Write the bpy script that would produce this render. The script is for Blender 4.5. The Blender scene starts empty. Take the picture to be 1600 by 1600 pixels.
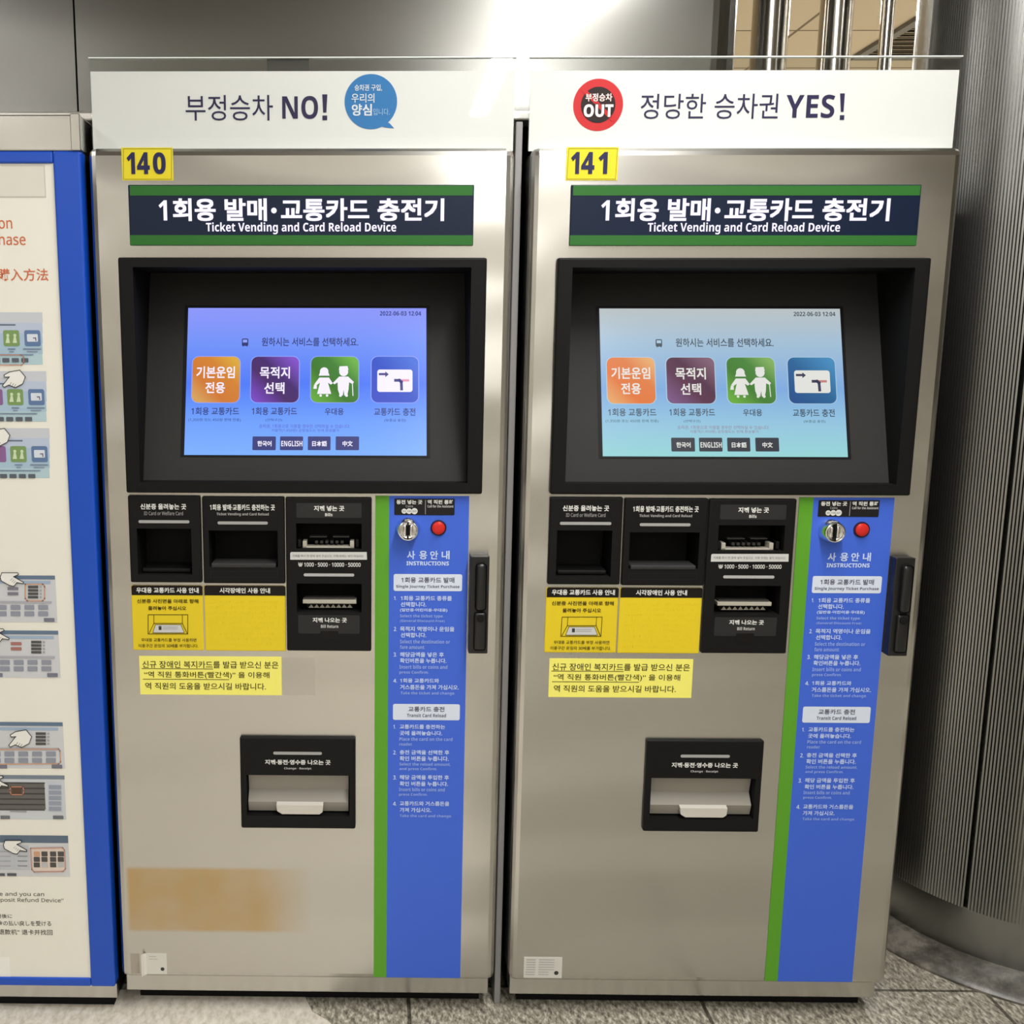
import bpy, bmesh, math, random
from mathutils import Matrix, Vector
random.seed(7)
SC = bpy.context.scene
COL = SC.collection

# ------------------------------------------------------------------ camera, world, lamps
S = 1.2                       # survey units -> metres
Z0 = 0.1134                   # floor height in survey units
F, PPX, PPY = 1550.0, 569.6, 800.0
CAM = (0.4269, -1.5, 1.2072)
PITCH, ROLL, YAW = 0.1601, -0.0019, -0.0132
DX = 0.6442                   # spacing of the two machines

def ray(px, py):
    X = (px - PPX) / F; Y = -(py - PPY) / F
    c, s = math.cos(ROLL), math.sin(ROLL); X, Y = X*c + Y*s, -X*s + Y*c
    c, s = math.cos(PITCH), math.sin(PITCH); y = c + Y*s; z = -s + Y*c
    c, s = math.cos(YAW), math.sin(YAW)
    return Vector((c*X + s*y, -s*X + c*y, z))

def W(x, y, z):
    return Vector((x*S, y*S, (z - Z0)*S))

cam_d = bpy.data.cameras.new('camera'); cam = bpy.data.objects.new('camera', cam_d); COL.objects.link(cam)
fw = ray(PPX, PPY).normalized(); rt = (ray(PPX + F, PPY) - ray(PPX, PPY)).normalized(); up = rt.cross(fw)
m = Matrix.Identity(4)
for i in range(3):
    m[i][0], m[i][1], m[i][2] = rt[i], up[i], -fw[i]
m.translation = W(*CAM)
cam.matrix_world = m
cam_d.sensor_width = 36; cam_d.lens = F/1600*36; cam_d.shift_x = (800 - PPX)/1600
cam_d.clip_start = 0.05
SC.camera = cam

world = bpy.data.worlds.new('World'); SC.world = world; world.use_nodes = True
bg = world.node_tree.nodes['Background']; bg.inputs[0].default_value = (1.0, 0.97, 0.92, 1); bg.inputs[1].default_value = 0.08

LAMP_COL = (1.0, 0.985, 0.96)
LAMP_W = 14.8
def tube(x, y, z=2.70, ln=1.25, w=0.10, power=LAMP_W):
    d = bpy.data.lights.new('fluorescent_tube', 'AREA'); d.shape = 'RECTANGLE'; d.size = w; d.size_y = ln
    d.energy = power; d.color = LAMP_COL
    o = bpy.data.objects.new('fluorescent_tube', d); COL.objects.link(o); o.location = (x, y, z)
for lx, k in ((-1.25, .45), (1.1, 1.25)):
    for ly in (-0.9, -2.3, -3.7):
        tube(lx, ly, power=LAMP_W*1.15*k*(2.1 if ly > -1 else .85))
d = bpy.data.lights.new('added_door_light', 'AREA'); d.shape = 'RECTANGLE'; d.size = 6.5; d.size_y = .14; d.energy = 42; d.color = LAMP_COL  # unseen strip light, added so the door tops reflect a bright band
o = bpy.data.objects.new('added_door_light', d); COL.objects.link(o); o.location = (.6, -4.95, 2.55)
for lx in (2.4, 4.4):
    tube(lx, 2.2, power=150); tube(lx, 5.0, power=150)

SC.view_settings.view_transform = 'Standard'; SC.view_settings.look = 'None'
SC.view_settings.gamma = 1; SC.view_settings.use_curve_mapping = False
SC.view_settings.exposure = 0.0

# ------------------------------------------------------------------ materials
def lin(c):
    r = []
    for v in c[:3]:
        v = v/255.0
        r.append(v/12.92 if v <= 0.04045 else ((v + 0.055)/1.055)**2.4)
    return (r[0], r[1], r[2], 1)

def mat(name, col, rough=0.5, metal=0.0, spec=0.5, emit=None, es=1.0):
    mm = bpy.data.materials.new(name); mm.use_nodes = True
    b = mm.node_tree.nodes['Principled BSDF']
    b.inputs['Base Color'].default_value = lin(col); b.inputs['Roughness'].default_value = rough
    b.inputs['Metallic'].default_value = metal; b.inputs['Specular IOR Level'].default_value = spec
    if emit is not None:
        b.inputs['Emission Color'].default_value = lin(emit); b.inputs['Emission Strength'].default_value = es
    return mm

def nodes(mm):
    return mm.node_tree.nodes, mm.node_tree.links, mm.node_tree.nodes['Principled BSDF']

AROT = 0.25
def steel(name, col, rough, aniso=0.6, wav=0.0, wscale=3.0, stain=None, bumpd=0.3):
    mm = mat(name, col, rough, 1.0)
    n, l, b = nodes(mm)
    tc = n.new('ShaderNodeTexCoord')
    mp = n.new('ShaderNodeMapping'); mp.inputs['Scale'].default_value = (4, 4, 500)
    l.new(tc.outputs['Object'], mp.inputs[0])
    nz = n.new('ShaderNodeTexNoise'); nz.inputs['Scale'].default_value = 2; nz.inputs['Detail'].default_value = 3
    l.new(mp.outputs[0], nz.inputs['Vector'])
    mr = n.new('ShaderNodeMapRange'); mr.inputs[3].default_value = rough*0.99; mr.inputs[4].default_value = rough*1.01
    l.new(nz.outputs['Fac'], mr.inputs[0]); l.new(mr.outputs[0], b.inputs['Roughness'])
    b.inputs['Anisotropic'].default_value = aniso
    tg = n.new('ShaderNodeTangent'); tg.direction_type = 'UV_MAP'; b.inputs['Anisotropic Rotation'].default_value = AROT; l.new(tg.outputs[0], b.inputs['Tangent'])
    if wav:
        n2 = n.new('ShaderNodeTexNoise'); n2.inputs['Scale'].default_value = wscale; n2.inputs['Detail'].default_value = 0
        m2 = n.new('ShaderNodeMapping'); m2.inputs['Scale'].default_value = (.8, .8, 3.2)
        l.new(tc.outputs['Object'], m2.inputs[0]); l.new(m2.outputs[0], n2.inputs['Vector'])
        bp = n.new('ShaderNodeBump'); bp.inputs['Strength'].default_value = wav; bp.inputs['Distance'].default_value = bumpd
        l.new(n2.outputs['Fac'], bp.inputs['Height']); l.new(bp.outputs[0], b.inputs['Normal'])
    if stain:                      # brown adhesive residue with its own outline
        (x0, x1, z0, z1, colr) = stain
        sx = n.new('ShaderNodeSeparateXYZ'); l.new(tc.outputs['Object'], sx.inputs[0])
        def edge(sock, a, bb):
            r = n.new('ShaderNodeMapRange'); r.inputs[1].default_value = a; r.inputs[2].default_value = bb
            l.new(sock, r.inputs[0]); return r.outputs[0]
        e = [edge(sx.outputs[0], x0-.004, x0+.004), edge(sx.outputs[0], x1+.08, x1-.03),
             edge(sx.outputs[2], z0-.004, z0+.004), edge(sx.outputs[2], z1+.004, z1-.004)]
        def mul(a, c):
            q = n.new('ShaderNodeMath'); q.operation = 'MULTIPLY'; l.new(a, q.inputs[0])
            if isinstance(c, float): q.inputs[1].default_value = c
            else: l.new(c, q.inputs[1])
            return q.outputs[0]
        f_ = mul(mul(mul(e[0], e[1]), mul(e[2], e[3])), 0.9)
        n3 = n.new('ShaderNodeTexNoise'); n3.inputs['Scale'].default_value = 9; l.new(tc.outputs['Object'], n3.inputs['Vector'])
        rr = n.new('ShaderNodeMapRange'); rr.inputs[1].default_value = .3; rr.inputs[2].default_value = .6; rr.inputs[3].default_value = .65
        l.new(n3.outputs['Fac'], rr.inputs[0]); f_ = mul(f_, rr.outputs[0])
        mx = n.new('ShaderNodeMix'); mx.data_type = 'RGBA'
        mx.inputs[6].default_value = lin(col); mx.inputs[7].default_value = lin(colr)
        l.new(f_, mx.inputs[0]); l.new(mx.outputs[2], b.inputs['Base Color'])
    return mm

M = {}
STEEL, STEEL_R, STEEL_A, STEEL_W = (202, 200, 194), .27, .6, .09
M['steel'] = steel('brushed_steel', STEEL, STEEL_R, STEEL_A, STEEL_W, 2.2)
M['steel_wall'] = steel('satin_steel_cladding', (138, 137, 133), 0.27, 0.6, 0.05, 1.6)
M['steel_edge'] = steel('lightened_steel_edge', (240, 238, 232), 0.4, 0.3)  # base colour lightened to paint in the lamp reflection on the lip
M['steel_dark'] = steel('shadow_steel', (70, 68, 66), 0.45, 0.3)  # darker copy of the steel; its colour carries the shade of cabinet and niche
M['chrome'] = mat('chrome', (235, 235, 235), 0.16, 1.0)
M['pole'] = mat('polished_tube_steel', (205, 200, 190), 0.14, 1.0)
M['column'] = steel('ribbed_column_steel', (152, 152, 150), 0.25, 0.5)
M['black'] = mat('black_plastic', (18, 18, 18), 0.5, spec=.18)
M['black_flat'] = mat('matte_black_plastic', (12, 12, 12), 0.7, spec=.2)
M['bezel'] = mat('bezel_plastic', (20, 19.5, 19), 0.5, spec=.15)
M['recess'] = mat('recess_plastic', (46, 46, 45), 0.6, spec=.2)
M['handle'] = mat('handle_plastic', (22, 22, 22), 0.35)
M['post'] = mat('grey_painted_post', (138, 136, 136), 0.5)
M['blue_frame'] = mat('blue_board_frame', (14, 76, 190), 0.35)
M['poster'] = mat('poster_paper', (236, 234, 222), 0.6)
M['paper'] = mat('sign_paper', (228, 229, 226), 0.6, spec=.2)
M['flap'] = mat('smoked_flap', (150, 146, 136), 0.25)
M['lip'] = mat('clear_lip', (205, 200, 190), 0.2)

PAINT = {}
def paint(c, rough=0.5):
    k = (tuple(c), rough)
    if k not in PAINT:
        PAINT[k] = mat('print_%d_%d_%d' % tuple(c), c, rough, spec=.25)
    return PAINT[k]
GLOW = {}
def glow(c, s=1.0):
    k = (tuple(c), s)
    if k not in GLOW:
        GLOW[k] = mat('backlit_%d_%d_%d' % tuple(c), (0, 0, 0), 0.4, emit=c, es=s)
    return GLOW[k]

def acrylic():
    mm = bpy.data.materials.new('clear_acrylic'); mm.use_nodes = True
    n, l = mm.node_tree.nodes, mm.node_tree.links
    n.remove(n['Principled BSDF'])
    tr = n.new('ShaderNodeBsdfTransparent'); tr.inputs[0].default_value = (.985, .99, .988, 1)
    gl = n.new('ShaderNodeBsdfGlossy'); gl.inputs['Roughness'].default_value = 0.02
    fr = n.new('ShaderNodeFresnel'); fr.inputs[0].default_value = 1.49
    mx = n.new('ShaderNodeMixShader'); cl = n.new('ShaderNodeClamp'); cl.inputs['Max'].default_value = .10; l.new(fr.outputs[0], cl.inputs[0]); l.new(cl.outputs[0], mx.inputs[0]); l.new(tr.outputs[0], mx.inputs[1]); l.new(gl.outputs[0], mx.inputs[2])
    l.new(mx.outputs[0], n['Material Output'].inputs[0])
    return mm
M['acrylic'] = acrylic()
def tape():
    mm = mat('tape_residue', (170, 164, 152), 0.3, 0.6); b = mm.node_tree.nodes['Principled BSDF']; b.inputs['Alpha'].default_value = .06
    return mm
M['tape'] = tape()
M['acrylic_edge'] = mat('acrylic_edge_glint', (225, 232, 228), 0.15)  # pale opaque colour paints the glint along the sheets' top edge

def granite(name, cols, scale, stretch=(1, 1, 1), rough=0.45, joints=None):
    mm = mat(name, (128, 128, 128), rough)
    n, l, b = nodes(mm)
    tc = n.new('ShaderNodeTexCoord'); mp = n.new('ShaderNodeMapping'); mp.inputs['Scale'].default_value = stretch
    mp.inputs['Rotation'].default_value = (0, 0, 0.6)
    l.new(tc.outputs['Object'], mp.inputs[0])
    nz = n.new('ShaderNodeTexNoise'); nz.inputs['Scale'].default_value = scale; nz.inputs['Detail'].default_value = 6; nz.inputs['Roughness'].default_value = .7
    l.new(mp.outputs[0], nz.inputs['Vector'])
    cr = n.new('ShaderNodeValToRGB'); e = cr.color_ramp.elements
    e[0].position = .36; e[0].color = lin(cols[0]); e[1].position = .64; e[1].color = lin(cols[2])
    k = e.new(.5); k.color = lin(cols[1])
    l.new(nz.outputs['Fac'], cr.inputs[0])
    out = cr.outputs[0]
    if joints:
        br = n.new('ShaderNodeTexBrick'); br.inputs['Color1'].default_value = (1, 1, 1, 1); br.inputs['Color2'].default_value = (1, 1, 1, 1)
        br.inputs['Mortar'].default_value = (.25, .24, .22, 1); br.inputs['Scale'].default_value = 1
        br.inputs['Mortar Size'].default_value = .004; br.inputs['Brick Width'].default_value = joints[0]; br.inputs['Row Height'].default_value = joints[1]
        br.offset = 0
        m2 = n.new('ShaderNodeMapping'); m2.inputs['Location'].default_value = joints[2]
        l.new(tc.outputs['Object'], m2.inputs[0]); l.new(m2.outputs[0], br.inputs['Vector'])
        mx = n.new('ShaderNodeMix'); mx.data_type = 'RGBA'; mx.blend_type = 'MULTIPLY'; mx.inputs[0].default_value = 1
        l.new(out, mx.inputs[6]); l.new(br.outputs[0], mx.inputs[7]); out = mx.outputs[2]
    l.new(out, b.inputs['Base Color'])
    return mm
M['granite'] = granite('flamed_grey_granite', ((86, 82, 72), (156, 150, 134), (216, 210, 194)), 130, (1, .45, 1), .6, (.6, .6, (.02, -.098, 0)))
M['terrazzo'] = granite('pale_terrazzo', ((196, 188, 172), (218, 210, 196), (232, 226, 214)), 70, (1, .6, 1), .5)
M['marble'] = granite('grey_marble_ring', ((62, 59, 52), (92, 88, 80), (132, 126, 116)), 16, (1, 1, 1), .35)

def ceiling_mat():
    mm = mat('tan_ceiling_panels', (206, 190, 164), 0.8)
    n, l, b = nodes(mm)
    tc = n.new('ShaderNodeTexCoord'); br = n.new('ShaderNodeTexBrick'); br.offset = 0
    br.inputs['Color1'].default_value = lin((206, 190, 164)); br.inputs['Color2'].default_value = lin((200, 184, 158))
    br.inputs['Mortar'].default_value = lin((120, 104, 84)); br.inputs['Scale'].default_value = 1; br.inputs['Mortar Size'].default_value = .008
    br.inputs['Brick Width'].default_value = 1.2; br.inputs['Row Height'].default_value = .6
    l.new(tc.outputs['Object'], br.inputs['Vector']); l.new(br.outputs[0], b.inputs['Base Color'])
    return mm
M['ceiling'] = ceiling_mat()
M['ceiling_dark'] = mat('dark_open_ceiling', (138, 134, 126), 0.8)
M['hall_front'] = mat('pale_hall_wall', (228, 222, 210), 0.6)
M['hall_wall'] = mat('hall_wall', (120, 116, 108), 0.6)

# ------------------------------------------------------------------ mesh helpers (survey units; scaled on build)
def build(name, bm, mats, parent=None, origin=(0, 0, 0), smooth=None, shift=None):
    """link bm as ONE mesh object; verts are in survey units about `origin`"""
    me = bpy.data.meshes.new(name)
    if shift is not None: bmesh.ops.translate(bm, vec=-Vector(shift), verts=bm.verts)
    bmesh.ops.scale(bm, vec=(S, S, S), verts=bm.verts)
    uv = bm.loops.layers.uv.verify()
    for f in bm.faces:
        for lp in f.loops:
            c = lp.vert.co; lp[uv].uv = (c.x + c.y, c.z)
    bm.to_mesh(me); bm.free()
    for x in (mats if isinstance(mats, (list, tuple)) else [mats]):
        me.materials.append(x)
    o = bpy.data.objects.new(name, me); COL.objects.link(o)
    if parent is not None: o.parent = parent
    else: o.location = Vector(origin)
    if smooth:
        for p in me.polygons: p.use_smooth = True
        md = o.modifiers.new('edges', 'EDGE_SPLIT'); md.split_angle = math.radians(smooth)
    return o

def empty(name, loc, label, cat, group=None):
    o = bpy.data.objects.new(name, None); COL.objects.link(o); o.location = loc; o.empty_display_size = .1
    o['label'] = label; o['category'] = cat
    if group: o['group'] = group
    return o
def tag(o, label, cat, group=None):
    o['label'] = label; o['category'] = cat
    if group: o['group'] = group
    return o
def structure(o):
    o['kind'] = 'structure'; return o

def add_box(bm, x0, x1, y0, y1, z0, z1, bev=0, seg=2, mat=0, edges=None):
    t = bmesh.new()
    v = [t.verts.new((x, y, z)) for x in (x0, x1) for y in (y0, y1) for z in (z0, z1)]
    for f in ((0, 1, 3, 2), (4, 6, 7, 5), (0, 4, 5, 1), (2, 3, 7, 6), (0, 2, 6, 4), (1, 5, 7, 3)):
        t.faces.new([v[i] for i in f])
    bmesh.ops.recalc_face_normals(t, faces=t.faces)
    if bev:
        ed = list(t.edges) if edges is None else [e for e in t.edges if edges(e)]
        bmesh.ops.bevel(t, geom=ed, offset=bev, segments=seg, affect='EDGES', profile=.5)
    merge(bm, t, mat)

def merge(bm, t, mat=None):
    mp = {v: bm.verts.new(v.co) for v in t.verts}
    for f in t.faces:
        try:
            nf = bm.faces.new([mp[v] for v in f.verts])
            nf.material_index = f.material_index if mat is None else mat
        except ValueError:
            pass
    t.free()

def add_cyl(bm, p, r, y0, y1, n=40, mat=0, r2=None):
    """disc-ended cylinder along y"""
    r2 = r if r2 is None else r2
    a = [bm.verts.new((p[0] + r*math.cos(2*math.pi*i/n), y0, p[1] + r*math.sin(2*math.pi*i/n))) for i in range(n)]
    b = [bm.verts.new((p[0] + r2*math.cos(2*math.pi*i/n), y1, p[1] + r2*math.sin(2*math.pi*i/n))) for i in range(n)]
    fs = [bm.faces.new((a[i], a[(i+1) % n], b[(i+1) % n], b[i])) for i in range(n)]
    fs.append(bm.faces.new(a[::-1])); fs.append(bm.faces.new(b))
    for f in fs: f.material_index = mat
    bmesh.ops.recalc_face_normals(bm, faces=fs)

def add_lathe_y(bm, p, prof, n=48, mat=0):
    """profile [(r, y)] turned about the y axis through p=(x,z)"""
    rings = []
    for r, y in prof:
        rings.append([bm.verts.new((p[0] + r*math.cos(2*math.pi*i/n), y, p[1] + r*math.sin(2*math.pi*i/n))) for i in range(n)])
    fs = []
    for a, b in zip(rings, rings[1:]):
        for i in range(n):
            fs.append(bm.faces.new((a[i], a[(i+1) % n], b[(i+1) % n], b[i])))
    fs.append(bm.faces.new(rings[0][::-1])); fs.append(bm.faces.new(rings[-1]))
    for f in fs: f.material_index = mat
    bmesh.ops.recalc_face_normals(bm, faces=fs)

def add_tube_z(bm, x, y, prof, n=32, mat=0):
    """profile [(r, z)] turned about a vertical axis"""
    rings = []
    for r, z in prof:
        rings.append([bm.verts.new((x + r*math.cos(2*math.pi*i/n), y + r*math.sin(2*math.pi*i/n), z)) for i in range(n)])
    fs = []
    for a, b in zip(rings, rings[1:]):
        for i in range(n):
            fs.append(bm.faces.new((a[i], a[(i+1) % n], b[(i+1) % n], b[i])))
    fs.append(bm.faces.new(rings[0][::-1])); fs.append(bm.faces.new(rings[-1]))
    for f in fs: f.material_index = mat
    bmesh.ops.recalc_face_normals(bm, faces=fs)

def quad(bm, a, b, c, d, mat=0):
    f = bm.faces.new([bm.verts.new(p) for p in (a, b, c, d)]); f.material_index = mat; return f

def plate(bm, u0, u1, v0, v1, yf, yb, holes=(), bev=.002, mat=0, hole_mat=None, sides=True):
    """a plate facing -y with rectangular holes [(a0,a1,b0,b1,depth or None)]"""
    t = bmesh.new()
    us = sorted({u0, u1, *[h[0] for h in holes], *[h[1] for h in holes]})
    vs = sorted({v0, v1, *[h[2] for h in holes], *[h[3] for h in holes]})
    g = {}
    def V(u, y, v):
        k = (round(u, 6), round(y, 6), round(v, 6))
        if k not in g: g[k] = t.verts.new((u, y, v))
        return g[k]
    def inh(u, v):
        return any(h[0] < u < h[1] and h[2] < v < h[3] for h in holes)
    for a, b in zip(us, us[1:]):
        for c, d in zip(vs, vs[1:]):
            if not inh((a+b)/2, (c+d)/2):
                t.faces.new((V(a, yf, c), V(b, yf, c), V(b, yf, d), V(a, yf, d)))
    if sides:
        for a, b in zip(us, us[1:]):
            t.faces.new((V(a, yf, v1), V(b, yf, v1), V(b, yb, v1), V(a, yb, v1)))
            t.faces.new((V(b, yf, v0), V(a, yf, v0), V(a, yb, v0), V(b, yb, v0)))
        for c, d in zip(vs, vs[1:]):
            t.faces.new((V(u0, yf, c), V(u0, yf, d), V(u0, yb, d), V(u0, yb, c)))
            t.faces.new((V(u1, yf, d), V(u1, yf, c), V(u1, yb, c), V(u1, yb, d)))
    bmesh.ops.recalc_face_normals(t, faces=t.faces)
    if bev and sides:
        def per(v):
            return abs(v.co.x-u0) < 1e-6 or abs(v.co.x-u1) < 1e-6 or abs(v.co.z-v0) < 1e-6 or abs(v.co.z-v1) < 1e-6
        def cor(v):
            return (abs(v.co.x-u0) < 1e-6 or abs(v.co.x-u1) < 1e-6) and (abs(v.co.z-v0) < 1e-6 or abs(v.co.z-v1) < 1e-6)
        ed = []
        for e in t.edges:
            a, b = e.verts
            same = [abs(a.co[i]-b.co[i]) < 1e-6 for i in range(3)]
            if same[1] and abs(a.co.y-yf) < 1e-6 and per(a) and per(b) and len(e.link_faces) == 2 and \
               abs(e.link_faces[0].normal.dot(e.link_faces[1].normal)) < .5: ed.append(e)
            elif cor(a) and cor(b) and same[0] and same[2]: ed.append(e)
        bmesh.ops.bevel(t, geom=ed, offset=bev, segments=3, affect='EDGES', profile=.5)
    merge(bm, t, mat)
    hm = mat if hole_mat is None else hole_mat
    for h in holes:
        if h[4] is None: continue
        a, b, c, d, y = h
        quad(bm, (a, yf, c), (a, y, c), (a, y, d), (a, yf, d), hm); quad(bm, (b, yf, d), (b, y, d), (b, y, c), (b, yf, c), hm)
        quad(bm, (a, yf, d), (a, y, d), (b, y, d), (b, yf, d), hm); quad(bm, (a, y, c), (a, yf, c), (b, yf, c), (b, y, c), hm)
        quad(bm, (a, y, c), (b, y, c), (b, y, d), (a, y, d), hm)

# ------------------------------------------------------------------ survey planes: a photo point carried onto a real surface
class Plane:
    def __init__(s, o, n=(0, -1, 0), shift=(0, 0, 0)):
        s.o = Vector(o); s.n = Vector(n).normalized()
        s.ex = Vector((1, 0, 0)); s.ez = s.ex.cross(s.n) * -1
        if s.ez.z < 0: s.ez = -s.ez
        s.shift = Vector(shift)          # world -> local
    def st(s, px, py):
        d = ray(px, py); c = Vector(CAM)
        p = c + d * ((s.o - c).dot(s.n) / d.dot(s.n))
        q = p - s.o
        return q.dot(s.ex), q.dot(s.ez)
    def rect(s, x0, y0, x1, y1):
        xm, ym = (x0+x1)/2, (y0+y1)/2
        return s.st(x0, ym)[0], s.st(x1, ym)[0], s.st(xm, y1)[1], s.st(xm, y0)[1]   # s0,s1,t0,t1
    def P(s, a, b, off=0):
        return s.o + s.ex*a + s.ez*b + s.n*off - s.shift

_fc = bpy.data.curves.new('type', 'FONT'); _fo = bpy.data.objects.new('type', _fc); COL.objects.link(_fo)
def sans(t, heavy):            # upright sans letters and figures, light or bold
    b = (0x1D5D4, 0x1D5EE, 0x1D7EC) if heavy else (0x1D5A0, 0x1D5BA, 0x1D7E2)
    return ''.join(chr(b[0] + ord(c) - 65) if 'A' <= c <= 'Z' else chr(b[1] + ord(c) - 97) if 'a' <= c <= 'z' else
                   chr(b[2] + ord(c) - 48) if '0' <= c <= '9' else c for c in t)
def text_mesh(body, bold=0.0, space=1.0, shear=0.0):
    latin = all(ord(c) < 0x2000 for c in body)
    heavy = latin and bold >= .012
    if heavy: bold = max(0.0, bold - .03)
    body = sans(body, heavy)
    _fc.body = body; _fc.offset = bold; _fc.space_character = space; _fc.resolution_u = 3; _fc.shear = shear; _fc.size = 1
    dg = bpy.context.evaluated_depsgraph_get(); dg.update()
    me = bpy.data.meshes.new_from_object(_fo.evaluated_get(dg), depsgraph=dg)
    vs = [v.co.copy() for v in me.vertices]; fs = [tuple(p.vertices) for p in me.polygons]
    bpy.data.meshes.remove(me)
    return vs, fs

class Art:
    """flat print collected on one survey plane, built as one mesh"""
    def __init__(s, plane):
        s.p = plane; s.bm = bmesh.new(); s.mats = []; s.k = 1
    def mi(s, m):
        if not isinstance(m, bpy.types.Material): m = paint(m)
        if m not in s.mats: s.mats.append(m)
        return s.mats.index(m)
    def poly_st(s, pts, m, off=None):
        off = s.k*.0003 if off is None else off
        f = s.bm.faces.new([s.bm.verts.new(s.p.P(a, b, off)) for a, b in pts]); f.material_index = s.mi(m)
        f.normal_update()
        if f.normal.dot(s.p.n) < 0: f.normal_flip()
    def poly(s, pts, m):
        s.poly_st([s.p.st(*q) for q in pts], m)
    def rect(s, x0, y0, x1, y1, m, r=0, tl=True, bl=True):
        a, b, c, d = s.p.rect(x0, y0, x1, y1)
        if r:
            rr = r*(b-a)/(x1-x0); pts = []
            for (cx, cy, st) in ((b-rr, d-rr, 0), (a+rr, d-rr, 90), (a+rr, c+rr, 180), (b-rr, c+rr, 270)):
                top = st in (0, 90)
                if (top and not tl) or (not top and not bl):
                    pts.append((b if st in (0, 270) else a, d if top else c)); continue
                for k in range(6):
                    t = math.radians(st + 18*k); pts.append((cx + rr*math.cos(t), cy + rr*math.sin(t)))
            s.poly_st(pts, m)
        else:
            s.poly_st([(a, c), (b, c), (b, d), (a, d)], m)
    def circ(s, x, y, r, m, n=36):
        a, b = s.p.st(x, y); k = (s.p.st(x+r, y)[0] - s.p.st(x-r, y)[0])/2
        s.poly_st([(a + k*math.cos(2*math.pi*i/n), b + k*math.sin(2*math.pi*i/n)) for i in range(n)], m)
    def stroke(s, pts, w, m, closed=False):
        q = pts + [pts[0]] if closed else pts
        for (x0, y0), (x1, y1) in zip(q, q[1:]):
            L = math.hypot(x1-x0, y1-y0) or 1; nx, ny = -(y1-y0)/L*w/2, (x1-x0)/L*w/2
            ex, ey = (x1-x0)/L*w/2, (y1-y0)/L*w/2
            s.poly([(x0-ex+nx, y0-ey+ny), (x1+ex+nx, y1+ey+ny), (x1+ex-nx, y1+ey-ny), (x0-ex-nx, y0-ey-ny)], m)
    def frame(s, x0, y0, x1, y1, w, m):
        s.stroke([(x0, y0), (x1, y0), (x1, y1), (x0, y1)], w, m, True)
    def text(s, body, x0, y0, x1, y1, m, bold=0.0, space=1.0, shear=0.0):
        fat = 0.0                  # large heavy Hangul: overlaid strokes instead of an inflated outline
        if bold >= .02 and y1 - y0 > 8.5 and any(ord(c) > 0x2fff for c in body): fat, bold = bold*.8, 0.0
        vs, fs = text_mesh(body, bold, space, shear)
        if not vs: return
        if fat:
            v0, f0 = vs, fs; vs, fs = [], []
            for j, (dx, dy) in enumerate(((-1, -1), (1, -1), (-1, 1), (1, 1), (0, 0))):
                b0 = len(vs); vs += [Vector((v.x + dx*fat, v.y + dy*fat, j*.00003)) for v in v0]
                fs += [tuple(i + b0 for i in f) for f in f0]
        ax, bx = min(v.x for v in vs), max(v.x for v in vs); ay, by = min(v.y for v in vs), max(v.y for v in vs)
        a, b, c, d = s.p.rect(x0, y0, x1, y1); i = s.mi(m); off = s.k*.0003
        nv = [s.bm.verts.new(s.p.P(a + (v.x-ax)/(bx-ax)*(b-a), c + (v.y-ay)/(by-ay)*(d-c), off + (v.z if fat else 0))) for v in vs]
        for f in fs:
            try:
                q = s.bm.faces.new([nv[j] for j in f]); q.material_index = i
                q.normal_update()
                if q.normal.dot(s.p.n) < 0: q.normal_flip()
            except ValueError:
                pass
    def up(s): s.k += 1; return s
    def build(s, name, parent=None):
        return build(name, s.bm, s.mats, parent)

# ------------------------------------------------------------------ the setting
CEIL = 2.75/S + Z0
def flat(name, pts, m, z):
    bm = bmesh.new()
    f = bm.faces.new([bm.verts.new((x, y, z)) for x, y in pts]); f.normal_update()
    if f.normal.z < 0: f.normal_flip()
    return structure(build(name, bm, m, shift=(0, 0, Z0)))
flat('floor', [(-5, -4.3), (7, -4.3), (7, 6), (-5, 6)], M['granite'], Z0)
bm = bmesh.new()
tp = [(-4.9, .06), (.30, .06), (.322, .006), (.345, -.012), (.40, -.075), (.66, -.36), (.70, -.5), (.70, -4.25), (-4.9, -4.25)]
a = [bm.verts.new((x, y, Z0 + .0015)) for x, y in tp]; b = [bm.verts.new((x, y, Z0 - .001)) for x, y in tp]
bm.faces.new(a)
for i in range(len(tp)): bm.faces.new((a[i], b[i], b[(i+1) % len(tp)], a[(i+1) % len(tp)]))
bmesh.ops.recalc_face_normals(bm, faces=bm.faces)
structure(build('floor', bm, M['terrazzo'], shift=(0, 0, Z0)))
bm = bmesh.new(); add_box(bm, -5, 7, .95, 6, CEIL, CEIL + .04)
structure(build('ceiling', bm, M['ceiling'], shift=(0, 0, Z0)))
bm = bmesh.new(); add_box(bm, -5, 7, -4.3, .95, CEIL, CEIL + .04)
structure(build('ceiling', bm, M['ceiling_dark'], shift=(0, 0, Z0)))
for nm, (x0, x1, y0, y1) in (('wall_front', (-5, 7, -4.36, -4.3)), ('wall_far', (-5, 7, 6, 6.06)), ('wall_left', (-5.06, -5, -4.3, 6)), ('wall_right', (7, 7.06, -4.3, 6))):
    bm = bmesh.new(); add_box(bm, x0, x1, y0, y1, Z0, CEIL); structure(build(nm, bm, M['hall_front' if nm == 'wall_front' else 'hall_wall'], shift=(0, 0, Z0)))

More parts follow.
